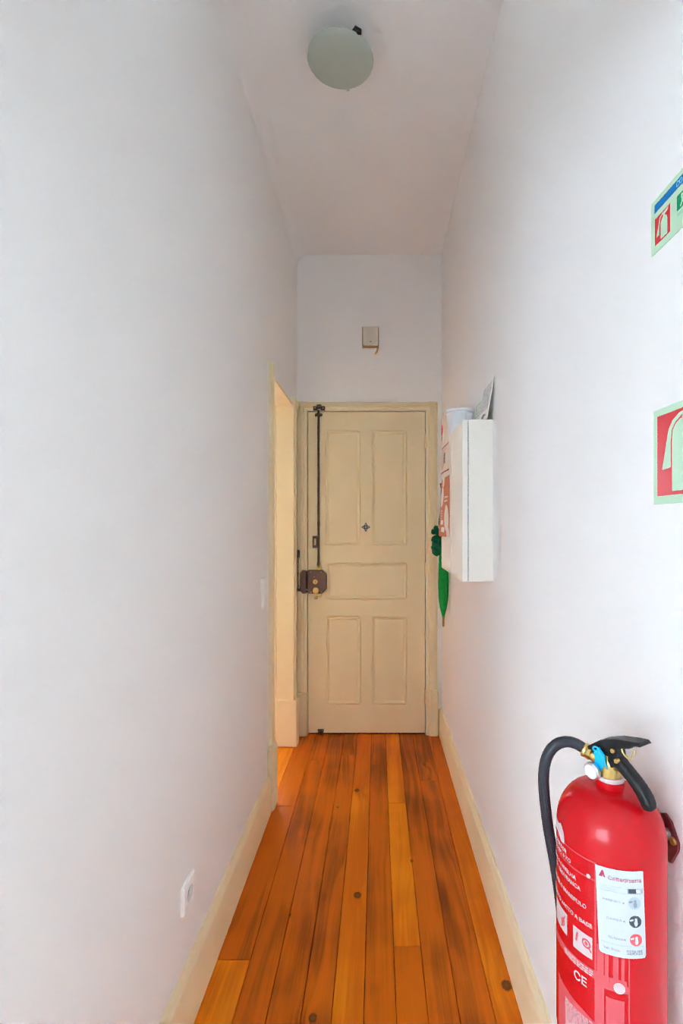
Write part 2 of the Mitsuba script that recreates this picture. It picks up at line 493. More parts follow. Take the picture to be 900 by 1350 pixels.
# ------------------------------------------------------------------ entrance door
S = 193.0
YD = F / S                           # the leaf's front face
Dp = lambda px, py: P(px, py, YD)


def dbox(px0, py0, px1, py1):
    a, b = Dp(px0, py1), Dp(px1, py0)
    return a[0], a[2], b[0], b[2]


LX0, LX1, LZ0, LZ1 = -.471, .3265, .010, 2.2015
panels_px = [(428.5, 567.5, 475.5, 719.5), (489.5, 567.5, 536.5, 719.5), (429.5, 741.5, 536.5, 790.5), (429.5, 812, 476, 928.5), (489.5, 812, 536.5, 928.5)]
panels = [dbox(*p) for p in panels_px]
front = sbox(LX0, LZ0, LX1, LZ1)
for (a, b, c, d) in panels:
    front = front - sbox(a + .018, b + .018, c - .018, d - .018).buffer(.018, quad_segs=5)
leaf = cat(put(ext(front, .016), END(0, YD + .016, 0)), put(ext(sbox(LX0, LZ0, LX1, LZ1), .024), END(0, YD + .040, 0)))
add('door_1', leaf, 'mat_cream', 25, label='cream painted wooden entrance door with five raised panels', kind='structure')
for i, (a, b, c, d) in enumerate(panels):
    w, h = c - a, d - b
    rings = [ring3(w, h, .018, -.016), ring3(w - .001, h - .001, .018, -.004), ring3(w - .006, h - .006, .016, -.004), ring3(w - .009, h - .009, .015, .0025), ring3(w - .015, h - .015, .012, .0042),
             ring3(w - .024, h - .024, .009, .0030), ring3(w - .032, h - .032, .006, -.002), ring3(w - .052, h - .052, .003, -.0070), ring3(w - .056, h - .056, .002, -.0070), ring3(w - .058, h - .058, .002, -.0030), ring3(w - .062, h - .062, .002, -.0025)]
    add(num('door_1__panel', i), put(loft(rings), END((a + c) / 2, YD, (b + d) / 2)), 'mat_cream', 20)
for i, py in enumerate((582, 751, 918)):
    c = Dp(560.3, py)
    h = .046
    y = YD - .006
    m = cat(cyl((c[0], y, c[2] - h), (c[0], y, c[2] - .001), .0062, 14, .001), cyl((c[0], y, c[2] + .001), (c[0], y, c[2] + h), .0062, 14, .001),
            sphere((c[0], y, c[2] + h), .005, 1), sphere((c[0], y, c[2] - h), .005, 1))
    add(num('door_1__hinge', i), m, 'mat_cream', 40)
add('door_1__weather_strip', cbox(LX0 + .004, LX1 - .004, YD + .004, YD + .03, .0005, .0115, .001), 'mat_threshold', False, label='dark maroon strip under the door')
# dark back of the rebate, seen through the gaps round the leaf
add('door_1__frame', cat(bx(DX0 - .02, DX0 + .012, YD + .043, YD + .08, 0, DZ), bx(DX1 - .012, DX1 + .02, YD + .043, YD + .08, 0, DZ), bx(DX0, DX1, YD + .043, YD + .08, DZ - .012, DZ + .02)),
    'mat_iron', False, label='dark rebate behind the gaps around the door leaf')
add('wall_landing', bx(DX0 - .2, DX1 + .2, YE + .2, YE + .26, -.1, DZ + .3), 'mat_wall', False, label='wall closing the landing behind the entrance door', kind='structure')

# peephole with a lozenge plate
c = Dp(482, 695)
loz = Polygon([(-.026, 0), (-.008, -.010), (0, -.027), (.008, -.010), (.026, 0), (.008, .010), (0, .027), (-.008, .010)]).buffer(.004)
add('door_1__peephole', cat(put(ext(loz, .003), END(c[0], YD, c[2])), cyl((c[0], YD - .002, c[2]), (c[0], YD - .008, c[2]), .010, 20, .002)), 'mat_iron', 25, label='dark lozenge-shaped peephole plate')
dots = [cyl((c[0] + .016 * math.cos(a), YD - .002, c[2] + .016 * math.sin(a)), (c[0] + .016 * math.cos(a), YD - .0055, c[2] + .016 * math.sin(a)), .0034, 10, .001) for a in np.arange(4) * math.pi / 2]
add('door_1__peephole__boss', cat(*dots, cyl((c[0], YD - .008, c[2]), (c[0], YD - .0095, c[2]), .005, 16)), 'mat_steel', 25)

# rim lock
a, b = P(405.6, 782.5, YD - .03), P(430.4, 751.6, YD - .03)
w, h = b[0] - a[0], b[2] - a[2]
k = .030
oct_ = Polygon([(0, 0), (w - k, 0), (w, k), (w, h - k), (w - k, h), (0, h)])


def plate_bevel(poly, d, M, bev=.004):
    m1 = ext(poly, d - bev)
    n = np.array(poly.exterior.coords)[:-1]
    q = np.array(poly.buffer(-bev, join_style=2).exterior.coords)[:-1]
    if len(q) != len(n):
        return put(ext(poly, d), M)
    if not poly.exterior.is_ccw:
        n = n[::-1]
    if not poly.buffer(-bev, join_style=2).exterior.is_ccw:
        q = q[::-1]
    s0 = int(np.argmin(np.linalg.norm(q - n[0], axis=1)))
    q = np.roll(q, -s0, 0)
    z = lambda r, t: np.column_stack([r, np.full(len(r), t)])
    return put(cat(m1, loft([z(n, d - bev - 1e-4), z(n, d - bev), z(q, d)])), M)


add('door_1__lock_case', plate_bevel(oct_, .036, END(a[0], YD, a[2])), 'mat_lock', 20, label='brown metal rim lock case')
yl = YD - .036
c = P(415.5, 767, yl)
add('door_1__lock_case__key_cylinder', cat(cyl((c[0], yl, c[2]), (c[0], yl - .004, c[2]), .0165, 28, .0015), cyl((c[0], yl - .004, c[2]), (c[0], yl - .007, c[2]), .011, 24, .001)), 'mat_brass', 30, label='brass key cylinder')
add('door_1__lock_case__keyhole', cbox(c[0] - .0016, c[0] + .0016, yl - .0078, yl - .0065, c[2] - .007, c[2] + .006, .0003), 'mat_black', False)
c = P(416.6, 778, yl)
kn = lathe([(.007, 0), (.007, .010), (.019, .013), (.0215, .019), (.020, .026), (.014, .029)], 30)
add('door_1__lock_case__knob', put(kn, frame((c[0], yl, c[2]), (1, 0, 0), (0, 0, 1))), 'mat_gold_paint', 30, label='round brass knob')
sc = []
for px, py in ((409.5, 753.8), (423.2, 753.8), (409.8, 781), (423.5, 780.8), (414.3, 760.5)):
    c = P(px, py, yl)
    sc.append(sphere((c[0], yl, c[2]), .0034, 1, (1, 1, 1)))
add('door_1__lock_case__screws', cat(*sc), 'mat_steel', True)
c = P(420.0, 748.4, yl)
add('door_1__rod_socket', cat(cbox(c[0] - .014, c[0] + .014, YD - .026, YD, c[2] - .019, c[2] + .014, .003)), 'mat_brass', 25, label='brass socket where the rod enters the lock')
add('door_1__rod_socket__hole', cyl((c[0], YD - .0255, c[2] + .002), (c[0], YD - .0268, c[2] + .002), .005, 14), 'mat_black', False)
c = P(420.5, 785.0, yl)
add('door_1__rod_socket_001', cbox(c[0] - .016, c[0] + .014, YD - .022, YD, c[2] - .012, c[2] + .012, .003), 'mat_brass', 25, label='brass lug under the lock')
add('door_1__ring_mark', put(torus(.008, .0018), END(P(416.3, 788.2, YD)[0], YD - .001, P(416.3, 788.2, YD)[2])), 'mat_iron', True)
# long bolt rod up the door
xr = Dp(420.0, 600)[0]
zr0, zr1 = Dp(420, 746)[2], Dp(420, 541.5)[2]
rod = cat(cyl((xr, YD - .016, zr0), (xr, YD - .016, zr1), .0078, 14), cyl((xr, YD - .016, zr0 - .004), (xr, YD - .016, zr0 + .02), .011, 14, .003))
zj = Dp(420, 690.5)[2]
rod = cat(rod, cyl((xr, YD - .016, zj - .009), (xr, YD - .016, zj + .009), .0105, 14, .003))
add('door_1__bolt_rod', rod, 'mat_iron', 30, label='long dark vertical bolt rod')
zg = Dp(420, 547.3)[2]
gd = cat(cbox(xr - .025, xr + .025, YD - .006, YD + .001, zg - .010, zg + .011, .002), cbox(xr - .013, xr + .013, YD - .028, YD, zg - .008, zg + .009, .003), sphere((xr - .02, YD - .006, zg), .004, 1), sphere((xr + .02, YD - .006, zg), .004, 1))
add('door_1__rod_guide', gd, 'mat_iron', 25)
a = cat(cbox(xr - .007, xr + .007, YD - .023, YD - .006, zj - .012, zj - .002, .002))
add('door_1__rod_guide_001', a, 'mat_iron', 25)
# small surface plate beside the rod
x0, z0, x1, z1 = dbox(411.8, 722.5, 419.0, 706.5)
x0, z0, x1, z1 = x0, Dp(0, 722.5)[2], x1, Dp(0, 706.5)[2]
pl = sbox(x0, z0, x1, z1)
inn = sbox(x0 + .011, z0 + .018, x1 - .013, z1 - .018)
add('door_1__latch_plate', put(ext(pl - inn, .006), END(0, YD, 0)), 'mat_iron', False, label='small dark latch plate beside the rod')
add('door_1__latch_plate__slider', cbox(x0 + .013, x0 + .018, YD - .009, YD, z0 + .02, z1 - .02, .001), 'mat_gold_paint', False)
# bolt at the foot
c = Dp(423, 966.5)
ft = Polygon([(-.021, .020), (.021, .020), (.018, .004), (.007, -.008), (.004, -.016), (-.004, -.016), (-.007, -.008), (-.018, .004)])
add('door_1__foot_bolt', cat(put(ext(ft - sbox(-.012, .009, -.003, .016) - sbox(.003, .009, .012, .016), .012), END(c[0], YD, c[2] + .0075)), cyl((c[0], YD - .014, .002), (c[0], YD - .014, .04), .005, 12)), 'mat_iron', 25, label='small dark bolt at the foot of the door')

# casing of the entrance door
YCF = 3.290
t = YE - YCF


def dcas(w):
    return [(0, -.012), (0, t * .55), (.006, t * .66), (.018, t * .70), (.022, t * .92), (.026, t), (w - .028, t), (w - .024, t * .9), (w - .016, t * .82), (w - .008, t * .6), (w - .002, t * .45), (w, t * .3), (w, 0), (.01, 0)]


def dcas_ok(w):
    return Polygon([(0, 0)] + dcas(w)[1:13])


cl_w, cr_w, ch_w = (-.4755 + .544), (.411 - .3305), (2.267 - DZ)
left_c = put(ext(dcas_ok(cl_w), DZ + ch_w), frame((DX0, YE, 0), (-1, 0, 0), (0, -1, 0)))
right_c = put(ext(dcas_ok(cr_w), DZ + ch_w), frame((DX1, YE, DZ + ch_w), (1, 0, 0), (0, -1, 0)))
head_c = put(ext(dcas_ok(ch_w), cl_w + DX1 - DX0 + cr_w), frame((DX0 - cl_w, YE, DZ), (0, 0, 1), (0, -1, 0)))
add('trim_2', cat(left_c, right_c, head_c), 'mat_cream', 25, label='cream moulded casing around the entrance door', kind='structure')
add('trim_2__plinth', cbox(DX0 - cl_w + .001, DX0 - .001, 3.268, YE, .002, .30, .006), 'mat_cream', 25)
add('trim_2__plinth_001', cbox(.358, DX1 + cr_w + .002, 3.272, YE, .002, .312, .005), 'mat_cream', 25)
# keeper of the lock, on the casing
a, b = P(395.4, 782.5, YD - .03), P(403.2, 751.6, YD - .03)
w, h = b[0] - a[0], b[2] - a[2]
k = .016
add('trim_2__lock_keeper', plate_bevel(Polygon([(k, 0), (w, 0), (w, h), (k, h), (0, h - k * 1.3), (0, k * 1.3)]), YE - (YD - .036), END(a[0], YE, a[2])), 'mat_lock', 20, label='brown metal lock keeper')
add('trim_2__lock_bolt', cbox(b[0] - .004, b[0] + .016, YD - .018, YD - .004, a[2] + .006, b[2] - .006, .001), 'mat_black', False, label='black lock bolt between keeper and case')
c = P(404.2, 777.5, YD - .02)
add('trim_2__screw', sphere((c[0], YD - .020, c[2]), .0045, 1), 'mat_steel', True)
# security chain
xc = P(393.4, 730, YCF)[0]
zt = P(393, 725, YCF)[2]
zb = P(393, 777, YCF)[2]
add('trim_2__chain_plate', cat(cbox(xc - .009, xc + .009, YCF - .010, YCF + .004, zt - .052, zt, .002)), 'mat_iron', 25, label='plate of the door chain')
links = []
n = 12
zz = np.linspace(zt - .056, zb + .012, n)
for i, z in enumerate(zz):
    m = torus(.0078, .0022, 14, 6)
    m.apply_scale((.62, 1.25, 1))
    M = END(xc - .001, YCF - .012, z) if i % 2 == 0 else frame((xc - .001, YCF - .012, z), (0, -1, 0), (0, 0, 1))
    links.append(put(m, M))
add('trim_2__door_chain', cat(*links), 'mat_iron', True, label='hanging dark door chain')
add('trim_2__chain_stud', cat(cbox(xc - .009, xc + .012, YCF - .02, YCF + .004, zb - .010, zb + .008, .003)), 'mat_iron', 25)
# striker of the rod above the door
z = P(420, 538, YCF)[2]
x = P(420.6, 538, YCF)[0]
ks = cat(cbox(x - .040, x - .014, YCF - .006, YCF + .006, z - .016, z + .012, .003), cbox(x + .014, x + .040, YCF - .006, YCF + .006, z - .016, z + .012, .003),
         cbox(x - .017, x + .017, YCF - .022, YCF + .006, z - .004, z + .020, .003), cbox(x - .018, x - .011, YCF - .022, YCF, z - .016, z + .004, .002), cbox(x + .011, x + .018, YCF - .022, YCF, z - .016, z + .004, .002))
add('trim_2__rod_striker', ks, 'mat_iron', 25, label='dark striker of the bolt rod above the door')
add('trim_2__rod_striker__screws', cat(sphere((x - .027, YCF - .006, z), .004, 1), sphere((x + .027, YCF - .006, z), .004, 1)), 'mat_steel', True)

# ------------------------------------------------------------------ box over the door
a, b = P(478.3, 455, YE - .03), P(498.3, 431, YE - .03)
w, h = b[0] - a[0], b[2] - a[2]
K = 'junction_box'
labels[K] = {'label': 'small square white junction box with a loose cable end high above the entrance door', 'category': 'junction box'}
add(K + '__back', cat(cbox(a[0] - .006, b[0] + .004, YE - .022, YE, a[2] - .011, b[2] + .004, .002)), 'mat_box_back', 25, label='ochre back box')
cv_ = loft([ring3(w, h, .006, 0), ring3(w, h, .006, .016), ring3(w - .004, h - .004, .006, .019)])
add(K + '__cover', put(cv_, END((a[0] + b[0]) / 2, YE - .0215, (a[2] + b[2]) / 2)), 'mat_box_cover', 25, label='white square cover')
add(K + '__cover__slot', cbox((a[0] + b[0]) / 2 - .008, (a[0] + b[0]) / 2 + .007, YE - .0412, YE - .040, a[2] + .018, a[2] + .023, .0003), 'mat_print_dark', False)
cp = [(b[0] - .008, YE - .014, a[2] - .008), (b[0] - .005, YE - .016, a[2] - .022), (b[0] - .008, YE - .016, a[2] - .037), (b[0] - .016, YE - .014, a[2] - .048), (b[0] - .021, YE - .012, a[2] - .056)]
add(K + '__cable', tube(smooth_path(cp, 24), .0055, 10), 'mat_cable', 40, label='stub of ochre cable')

# ------------------------------------------------------------------ ceiling lamp
K = 'ceiling_lamp'
labels[K] = {'label': 'round flat ceiling lamp with a grey-green opal glass disc', 'category': 'lamp'}
lx, ly, lz = -.139, 1.838, 3.185
prof = [(0, -.020), (.05, -.0185), (.09, -.013), (.112, -.006), (.122, .001), (.1255, .006), (.125, .0085), (.121, .0075), (.11, -.001), (.05, -.014), (0, -.016)]
sh = lathe(prof, 72)
sh.apply_transform(trimesh.transformations.rotation_matrix(math.radians(2.2), (0.8, 0.6, 0)))
sh.apply_translation((lx, ly, lz))
add(K + '__glass_shade', sh, 'mat_glass_opal', 35, label='grey-green opal glass disc')
bs = lathe([(.040, 0), (.040, .055), (.044, .060), (.044, ZC - lz - .012)], 48)
bs.apply_translation((lx, ly, lz + .012))
add(K + '__base', bs, 'mat_white_plastic', 30)
for i, ang in enumerate((-56, 80, 195)):
    a = math.radians(ang)
    e, s_ = np.array((math.cos(a), math.sin(a), 0)), np.array((-math.sin(a), math.cos(a), 0))
    o = np.array((lx, ly, lz))
    big = i == 0
    m = cbox(-.014 if big else -.006, .014 if big else .006, .08, .130, .004, .023 if big else .012, .002)
    m2 = cbox(-.005, .005, .124, .129, -.001, .012, .001)
    M = np.eye(4)
    M[:3, 0], M[:3, 1], M[:3, 2], M[:3, 3] = s_, e, (0, 0, 1), o
    add(num(K + '__clip', i), put(cat(m, m2), M), 'mat_black' if big else 'mat_steel', 25, label='black clip' if big else None)


# ------------------------------------------------------------------ left wall: switch and socket
K = 'light_switch'
labels[K] = {'label': 'tall white double light switch on the left wall beside the doorway casing', 'category': 'light switch'}
sy, sz, sw, shh = 2.313, 1.107, .082, .148
M = LEFT(XL, sy, sz)
add(K + '__plate', put(loft([ring3(sw, shh, .008, 0), ring3(sw, shh, .008, .007), ring3(sw - .006, shh - .006, .007, .0105)]), M), 'mat_white_plastic', 25)
for i, dz in enumerate((.035, -.035)):
    m = loft([ring3(.055, .055, .003, .009, cy=dz), ring3(.055, .055, .003, .0125, cy=dz), ring3(.052, .052, .003, .0145, cy=dz)])
    m.apply_transform(trimesh.transformations.rotation_matrix(math.radians(3.2 if i else -3.2), (1, 0, 0), (0, dz, .0105)))
    add(num(K + '__rocker', i), put(m, M), 'mat_white_plastic', 25)
K = 'wall_socket'
labels[K] = {'label': 'square white wall socket low on the left wall above the baseboard', 'category': 'socket'}
M = LEFT(XL, 1.392, .378)
w = .083
plate = ext(Polygon(rrect(w, w, .006)) - Point(0, 0).buffer(.0215, quad_segs=10), .009)
lip = ext(Polygon(rrect(w - .005, w - .005, .005)) - Point(0, 0).buffer(.0215, quad_segs=10), .0025, .009)
add(K + '__plate', put(cat(plate, lip), M), 'mat_white_plastic', 25)
add(K + '__well', put(ext(Point(0, 0).buffer(.0225, quad_segs=10), .002), M), 'mat_socket_well', 25, label='round recess')
for i, dx in enumerate((-.0095, .0095)):
    add(num(K + '__hole', i), put(ext(Point(dx, 0).buffer(.0032), .0006, .002), M), 'mat_socket_dark', False)

# ------------------------------------------------------------------ wall cabinet
K = 'wall_cabinet'
labels[K] = {'label': 'shallow cream white wall cabinet with two flat doors hung on the right wall', 'category': 'cabinet'}
CY0, CY1, CZ0, CZ1, CXF = 1.839, 2.424, 1.217, 1.832, .3225
add(K + '__body', cbox(.3465, XR, CY0, CY1, CZ0, CZ1, .0015), 'mat_cabinet', 25)
add(K + '__door', cbox(CXF, .3435, CY0, 2.106, CZ0, CZ1, .0016), 'mat_cabinet', 25)
add(K + '__door_001', cbox(CXF - .0015, .3435, 2.110, CY1, CZ0, CZ1, .0035), 'mat_cabinet', 25)
add(K + '__gap_strip', bx(.3425, .3475, CY0 + .004, CY1 - .004, CZ0 + .004, CZ1 - .004), 'mat_print_grey', False, label='dark gap between doors and body')

# papers on the cabinet's far door; local x along -Y from the sheet's far edge, y up, z off the door


def sheet(w, h, bulge, nx=14, ny=14, thick=.0006, lean=0.0):
    def f(u, v):
        return bulge * math.sin(math.pi * min(1, u / w)) * (0.35 + .65 * (1 - v / h)) + lean * (1 - u / w) * (1 - v / h)
    return f


def on_sheet(poly, f, off, thick=.0005, size=.018):
    m = ext(poly, thick)
    m = m.subdivide_to_size(size)
    v = np.array(m.vertices)
    v[:, 2] += off + np.array([f(u, q) for u, q in v[:, :2]])
    return trimesh.Trimesh(v, m.faces, process=False)


MR = RIGHT(CXF - .0025, 2.40, 1.378)
W, H = .255, .275
fs = sheet(W, H, .010, lean=.016)
K = 'rust_flyer'
labels[K] = {'label': 'rust-coloured flyer with pale oval shapes on the far cabinet door', 'category': 'flyer'}
add(K + '__sheet', put(on_sheet(sbox(0, 0, W, H), fs, 0), MR), 'mat_rust', 40)
ell = lambda cx, cy, a, b, r=0: affinity.rotate(affinity.scale(Point(cx, cy).buffer(1, quad_segs=8), a, b), r)
ov = [ell(.075, .185, .050, .047, 8), ell(.205, .085, .036, .060, 10), ell(.095, .270, .030, .040).intersection(sbox(0, 0, W, H)), ell(.232, .012, .02, .03).intersection(sbox(0, 0, W, H))]
for i, o in enumerate(ov):
    add(num(K + '__oval', i), put(on_sheet(o, fs, .0007), MR), 'mat_paper_cream', 40, label='pale oval')
bars = unary_union([sbox(.150, .178, .225, .184), sbox(.150, .160, .215, .166), sbox(.04, .118, .115, .121), sbox(.04, .106, .11, .109), sbox(.04, .094, .115, .097), sbox(.04, .083, .10, .086)])
add(K + '__print', put(on_sheet(bars, fs, .0007), MR), 'mat_paper_cream', 40)
for i, (qx, qy) in enumerate(((.085, .055), (.110, .021))):
    add(num(K + '__white_box', i), put(on_sheet(sbox(qx, qy, qx + .065, qy + .021), fs, .0007), MR), 'mat_paper', 40)

MR2 = RIGHT(CXF - .0025, 2.395, 1.668)
W2, H2 = .245, .145
fs2 = sheet(W2, H2, .004, lean=.008)
K = 'striped_flyer'
labels[K] = {'label': 'cream flyer with two dark red rules above the rust flyer on the cabinet', 'category': 'flyer'}
add(K + '__sheet', put(on_sheet(sbox(0, 0, W2, H2), fs2, 0), MR2), 'mat_paper_cream', 40)
add(K + '__rule', put(on_sheet(sbox(.012, .008, W2 - .01, .014), fs2, .0007), MR2), 'mat_maroon', 40)
add(K + '__rule_001', put(on_sheet(sbox(.012, H2 - .016, W2 - .01, H2 - .010), fs2, .0007), MR2), 'mat_maroon', 40)
r2 = np.random.default_rng(3)
txt = unary_union([sbox(.03, y, .03 + .06 + .10 * r2.random(), y + .0035) for y in np.arange(.03, .118, .0105)])
add(K + '__print', put(on_sheet(txt, fs2, .0007), MR2), 'mat_rust', 40)
add(K + '__picture', put(on_sheet(sbox(.105, .05, .145, .10), fs2, .0012), MR2), 'mat_print_grey', 40, label='small grey picture')

MR3 = RIGHT(CXF - .004, 2.42, 1.818)
K = 'flower_leaflet'
labels[K] = {'label': 'pale leaflet with a red flower standing at the far top corner of the cabinet', 'category': 'flyer'}
W3, H3 = .10, .155
fs3 = sheet(W3, H3, .002)
add(K + '__sheet', put(on_sheet(sbox(0, 0, W3, H3), fs3, 0), MR3), 'mat_paper_cream', 40)
fl = unary_union([ell(.05 + .017 * math.cos(a), .075 + .014 * math.sin(a), .014, .012) for a in np.arange(6) * math.pi / 3] + [ell(.05, .075, .012, .012)])
add(K + '__flower', put(on_sheet(fl, fs3, .0007), MR3), 'mat_flower', 40, label='red flower print')
add(K + '__stem', put(on_sheet(unary_union([LineString([(.055, .06), (.065, .02)]).buffer(.004), LineString([(.04, .09), (.025, .13)]).buffer(.004)]), fs3, .0007), MR3), 'mat_maroon', 40)

# bucket on the cabinet
K = 'plastic_bucket'
labels[K] = {'label': 'small white plastic tub with a lid on top of the wall cabinet', 'category': 'tub'}
bxc, byc = .3755, 2.215
bk = lathe([(.040, 0), (.044, .002), (.045, .006), (.0570, .098), (.0585, .100), (.0585, .106), (.0570, .107), (.0570, .110)], 48)
bk.apply_translation((bxc, byc, CZ1))
add(K + '__tub', bk, 'mat_bucket', 30)
ld = lathe([(.0620, .108), (.0655, .110), (.0655, .118), (.0635, .121), (.057, .121), (.054, .118), (.010, .118)], 48)
tab = cat(cyl((0, 0, .117), (0, 0, .128), .014, 20, .002))
ld.apply_translation((bxc, byc, CZ1)); tab.apply_translation((bxc, byc, CZ1))
add(K + '__lid', ld, 'mat_bucket', 30)
add(K + '__lid__knob', tab, 'mat_bucket', 30)


# cards leaning on the wall
def lean_card(K, y_near, y_far, height, foot, mat, lines, lab):
    """A card standing on the cabinet and leaning on the right wall."""
    labels[K] = {'label': lab, 'category': 'card'}
    dx = XR - .003 - foot
    L = math.hypot(dx, height)
    up = np.array([dx, 0, height]) / L
    M = frame((foot, y_far, CZ1 + .001), (0, -1, 0), up)
    w = y_far - y_near
    add(K + '__sheet', put(ext(sbox(0, 0, w, L), .0018), M), mat, False)
    return M, w, L


M, w, L = lean_card('notice_card', 1.812, 1.985, .152, .412, 'mat_paper', 0, 'white printed notice card leaning on the wall on top of the cabinet')
r3 = np.random.default_rng(11)
ln = []
for q in np.linspace(.045, L - .016, 9):
    x = .012
    while x < w - .02:
        ww = .008 + .02 * r3.random()
        ln.append(sbox(x, q, min(x + ww, w - .012), q + .0052))
        x += ww + .004
add('notice_card__print', put(ext(unary_union(ln), .0003, .0018), M), 'mat_print_grey', False, label='rows of grey print')
logo = unary_union([ell(w * .5, .022, .018, .010), sbox(w * .3, .018, w * .42, .026), sbox(w * .6, .018, w * .75, .026)])
add('notice_card__logo', put(ext(logo, .0003, .0018), M), 'mat_ink', False)
M, w, L = lean_card('green_card', 2.01, 2.125, .118, .417, 'mat_green_card', 0, 'small green card leaning on the wall between notice card and tub')
ln = [sbox(.015, q, w - .02, q + .006) for q in np.linspace(.03, L - .02, 5)]
add('green_card__print', put(ext(unary_union(ln), .0003, .0018), M), 'mat_paper', False)

# ------------------------------------------------------------------ coat hook and umbrella
K = 'coat_hook'
labels[K] = {'label': 'thin grey wall hook behind the cabinet above the green umbrella', 'category': 'hook'}
hy = 2.95
add(K + '__plate', cbox(XR - .004, XR, hy - .012, hy + .012, 1.62, 1.73, .001), 'mat_iron', 25)
hk = [(XR - .003, hy, 1.64), (XR - .03, hy, 1.632), (.394, hy, 1.645), (.387, hy, 1.66), (.386, hy, 1.675)]
add(K + '__prong', cat(tube(smooth_path(hk, 20), .0035, 10), sphere((.386, hy, 1.678), .0062, 2)), 'mat_iron', 40)
hk = [(XR - .003, hy, 1.70), (XR - .03, hy, 1.70), (.392, hy, 1.708), (.387, hy, 1.725), (.386, hy, 1.785)]
add(K + '__prong_001', tube(smooth_path(hk, 24), .0032, 10), 'mat_steel', 40)

K = 'umbrella'
labels[K] = {'label': 'folded bright green umbrella hanging point down between the cabinet and the entrance door', 'category': 'umbrella'}
ux, uy = .402, 2.95
s_u = F / uy


def pleated(profile, folds, depth, n=72, cx=0, cy=0, twist=0.0):
    rings = []
    for k_, (r, z) in enumerate(profile):
        a = np.arange(n) * 2 * math.pi / n
        rr = r * (1 - depth * (0.5 + 0.5 * np.cos(folds * a + twist * z * 40)))
        rings.append(np.column_stack([cx + rr * np.cos(a), cy + rr * np.sin(a), np.full(n, z)]))
    return loft(rings)


zf = lambda py: EYE - (py - CY) / s_u
body = pleated([(.006, zf(815)), (.010, zf(811)), (.020, zf(803)), (.0275, zf(793)), (.031, zf(783)), (.032, zf(770)), (.031, zf(755)), (.028, zf(740)), (.025, zf(722)), (.022, zf(705)), (.012, zf(692))],
               8, .22, cx=ux, cy=uy, twist=.25)
add(K + '__canopy', body, 'mat_umbrella', 50, label='bright green folded canopy')
hem = []
for (px, py, rx, rz, sx, off) in ((573.6, 722.5, 5.2, 9.5, .8, 0), (573.0, 712, 4.6, 6.0, .8, 1), (575.5, 728, 4.6, 5.0, .9, 2), (571.4, 701.0, 3.4, 3.8, .8, 3), (574.5, 697.0, 3.2, 4.5, .8, 4), (576.5, 703, 3.2, 6.5, .9, 6), (577.5, 716, 3, 14, 1, 7)):
    m = trimesh.creation.icosphere(subdivisions=4, radius=1.0)
    v = np.array(m.vertices)
    v *= (1 + .30 * (meshkit.fbm(v * 2.4 + off * 7.1, 3, 3 + off) - .5) + .16 * np.sin(v[:, 2] * 9 + v[:, 0] * 6 + off) * (1 - np.abs(v[:, 2])))[:, None]
    v *= np.array([rx / s_u, .028, rz / s_u])
    c = P(px, py, uy - .012)
    m = trimesh.Trimesh(v + c, m.faces, process=False)
    hem.append(m)
add(K + '__ruffle', cat(*hem), 'mat_umbrella_dark', 60, label='dark green loose folds of the canopy')
add(K + '__ferrule', cyl((ux, uy, zf(826)), (ux, uy, zf(812)), .0068, 16, .0015), 'mat_tip_wood', 30, label='brown wooden tip')
zh = zf(694)
hd = [(ux - .012, uy, zh - .02), (ux - .022, uy, zh + .03), (ux - .014, uy, zh + .08), (ux + .0, uy, zh + .16), (ux + .004, uy, 1.63), (ux - .004, uy, 1.648), (ux - .010, uy - .004, 1.62), (ux - .008, uy - .006, 1.57)]
add(K + '__handle', tube(smooth_path(hd, 50), .0068, 12), 'mat_black', 40, label='black curved handle')

# ------------------------------------------------------------------ wall signs
K = 'long_safety_sign'
labels[K] = {'label': 'pale green sign with blue strip and small red pictogram, higher on the right wall', 'category': 'sign'}
sl = .776
MS = RIGHT(XR, sl, 0)
U = lambda px: sl - F * XR / (px - CX)
add(K + '__plate', put(ext(sbox(0, 1.862, .225, 1.946), .002), MS), 'mat_lum', False)
add(K + '__blue_strip', put(ext(sbox(U(864.3), 1.9245, .216, 1.9375), .0003, .002), MS), 'mat_sign_blue', False)
tm = meshkit.text_mesh('CO2', .0075, .0003)
tm.apply_translation((U(893), 1.9272, .0023))
add(K + '__lettering', put(tm, MS), 'mat_sign_cyan', False, label='pale lettering CO2')
red = sbox(U(864.9), 1.873, U(884.8), 1.915)
add(K + '__red_square', put(ext(red, .0003, .002), MS), 'mat_sign_red', False)


def pictogram(x0, z0, w, h):
    """An extinguisher with its hose, in a w x h box."""
    q = lambda a, b: (x0 + a * w, z0 + b * h)
    body = Polygon([q(.42, .05), q(.42, .62), q(.46, .70), q(.62, .80), q(.78, .72), q(.82, .62), q(.82, .05)]).buffer(.012 * w)
    hose = LineString([q(.66, .90), q(.50, .92), q(.36, .84), q(.30, .66), q(.24, .42), q(.22, .30)]).buffer(.03 * w)
    horn = Polygon([q(.12, .26), q(.32, .26), q(.30, .50), q(.20, .50)])
    head = Polygon([q(.56, .80), q(.56, .90), q(.88, .97), q(.90, .90), q(.68, .84), q(.68, .80)])
    gap = Polygon([q(.42, .05), q(.42, .62), q(.46, .70), q(.62, .80), q(.78, .72), q(.82, .62), q(.82, .05)]).buffer(.045 * w)
    return body, unary_union([hose - gap, horn - gap, head])


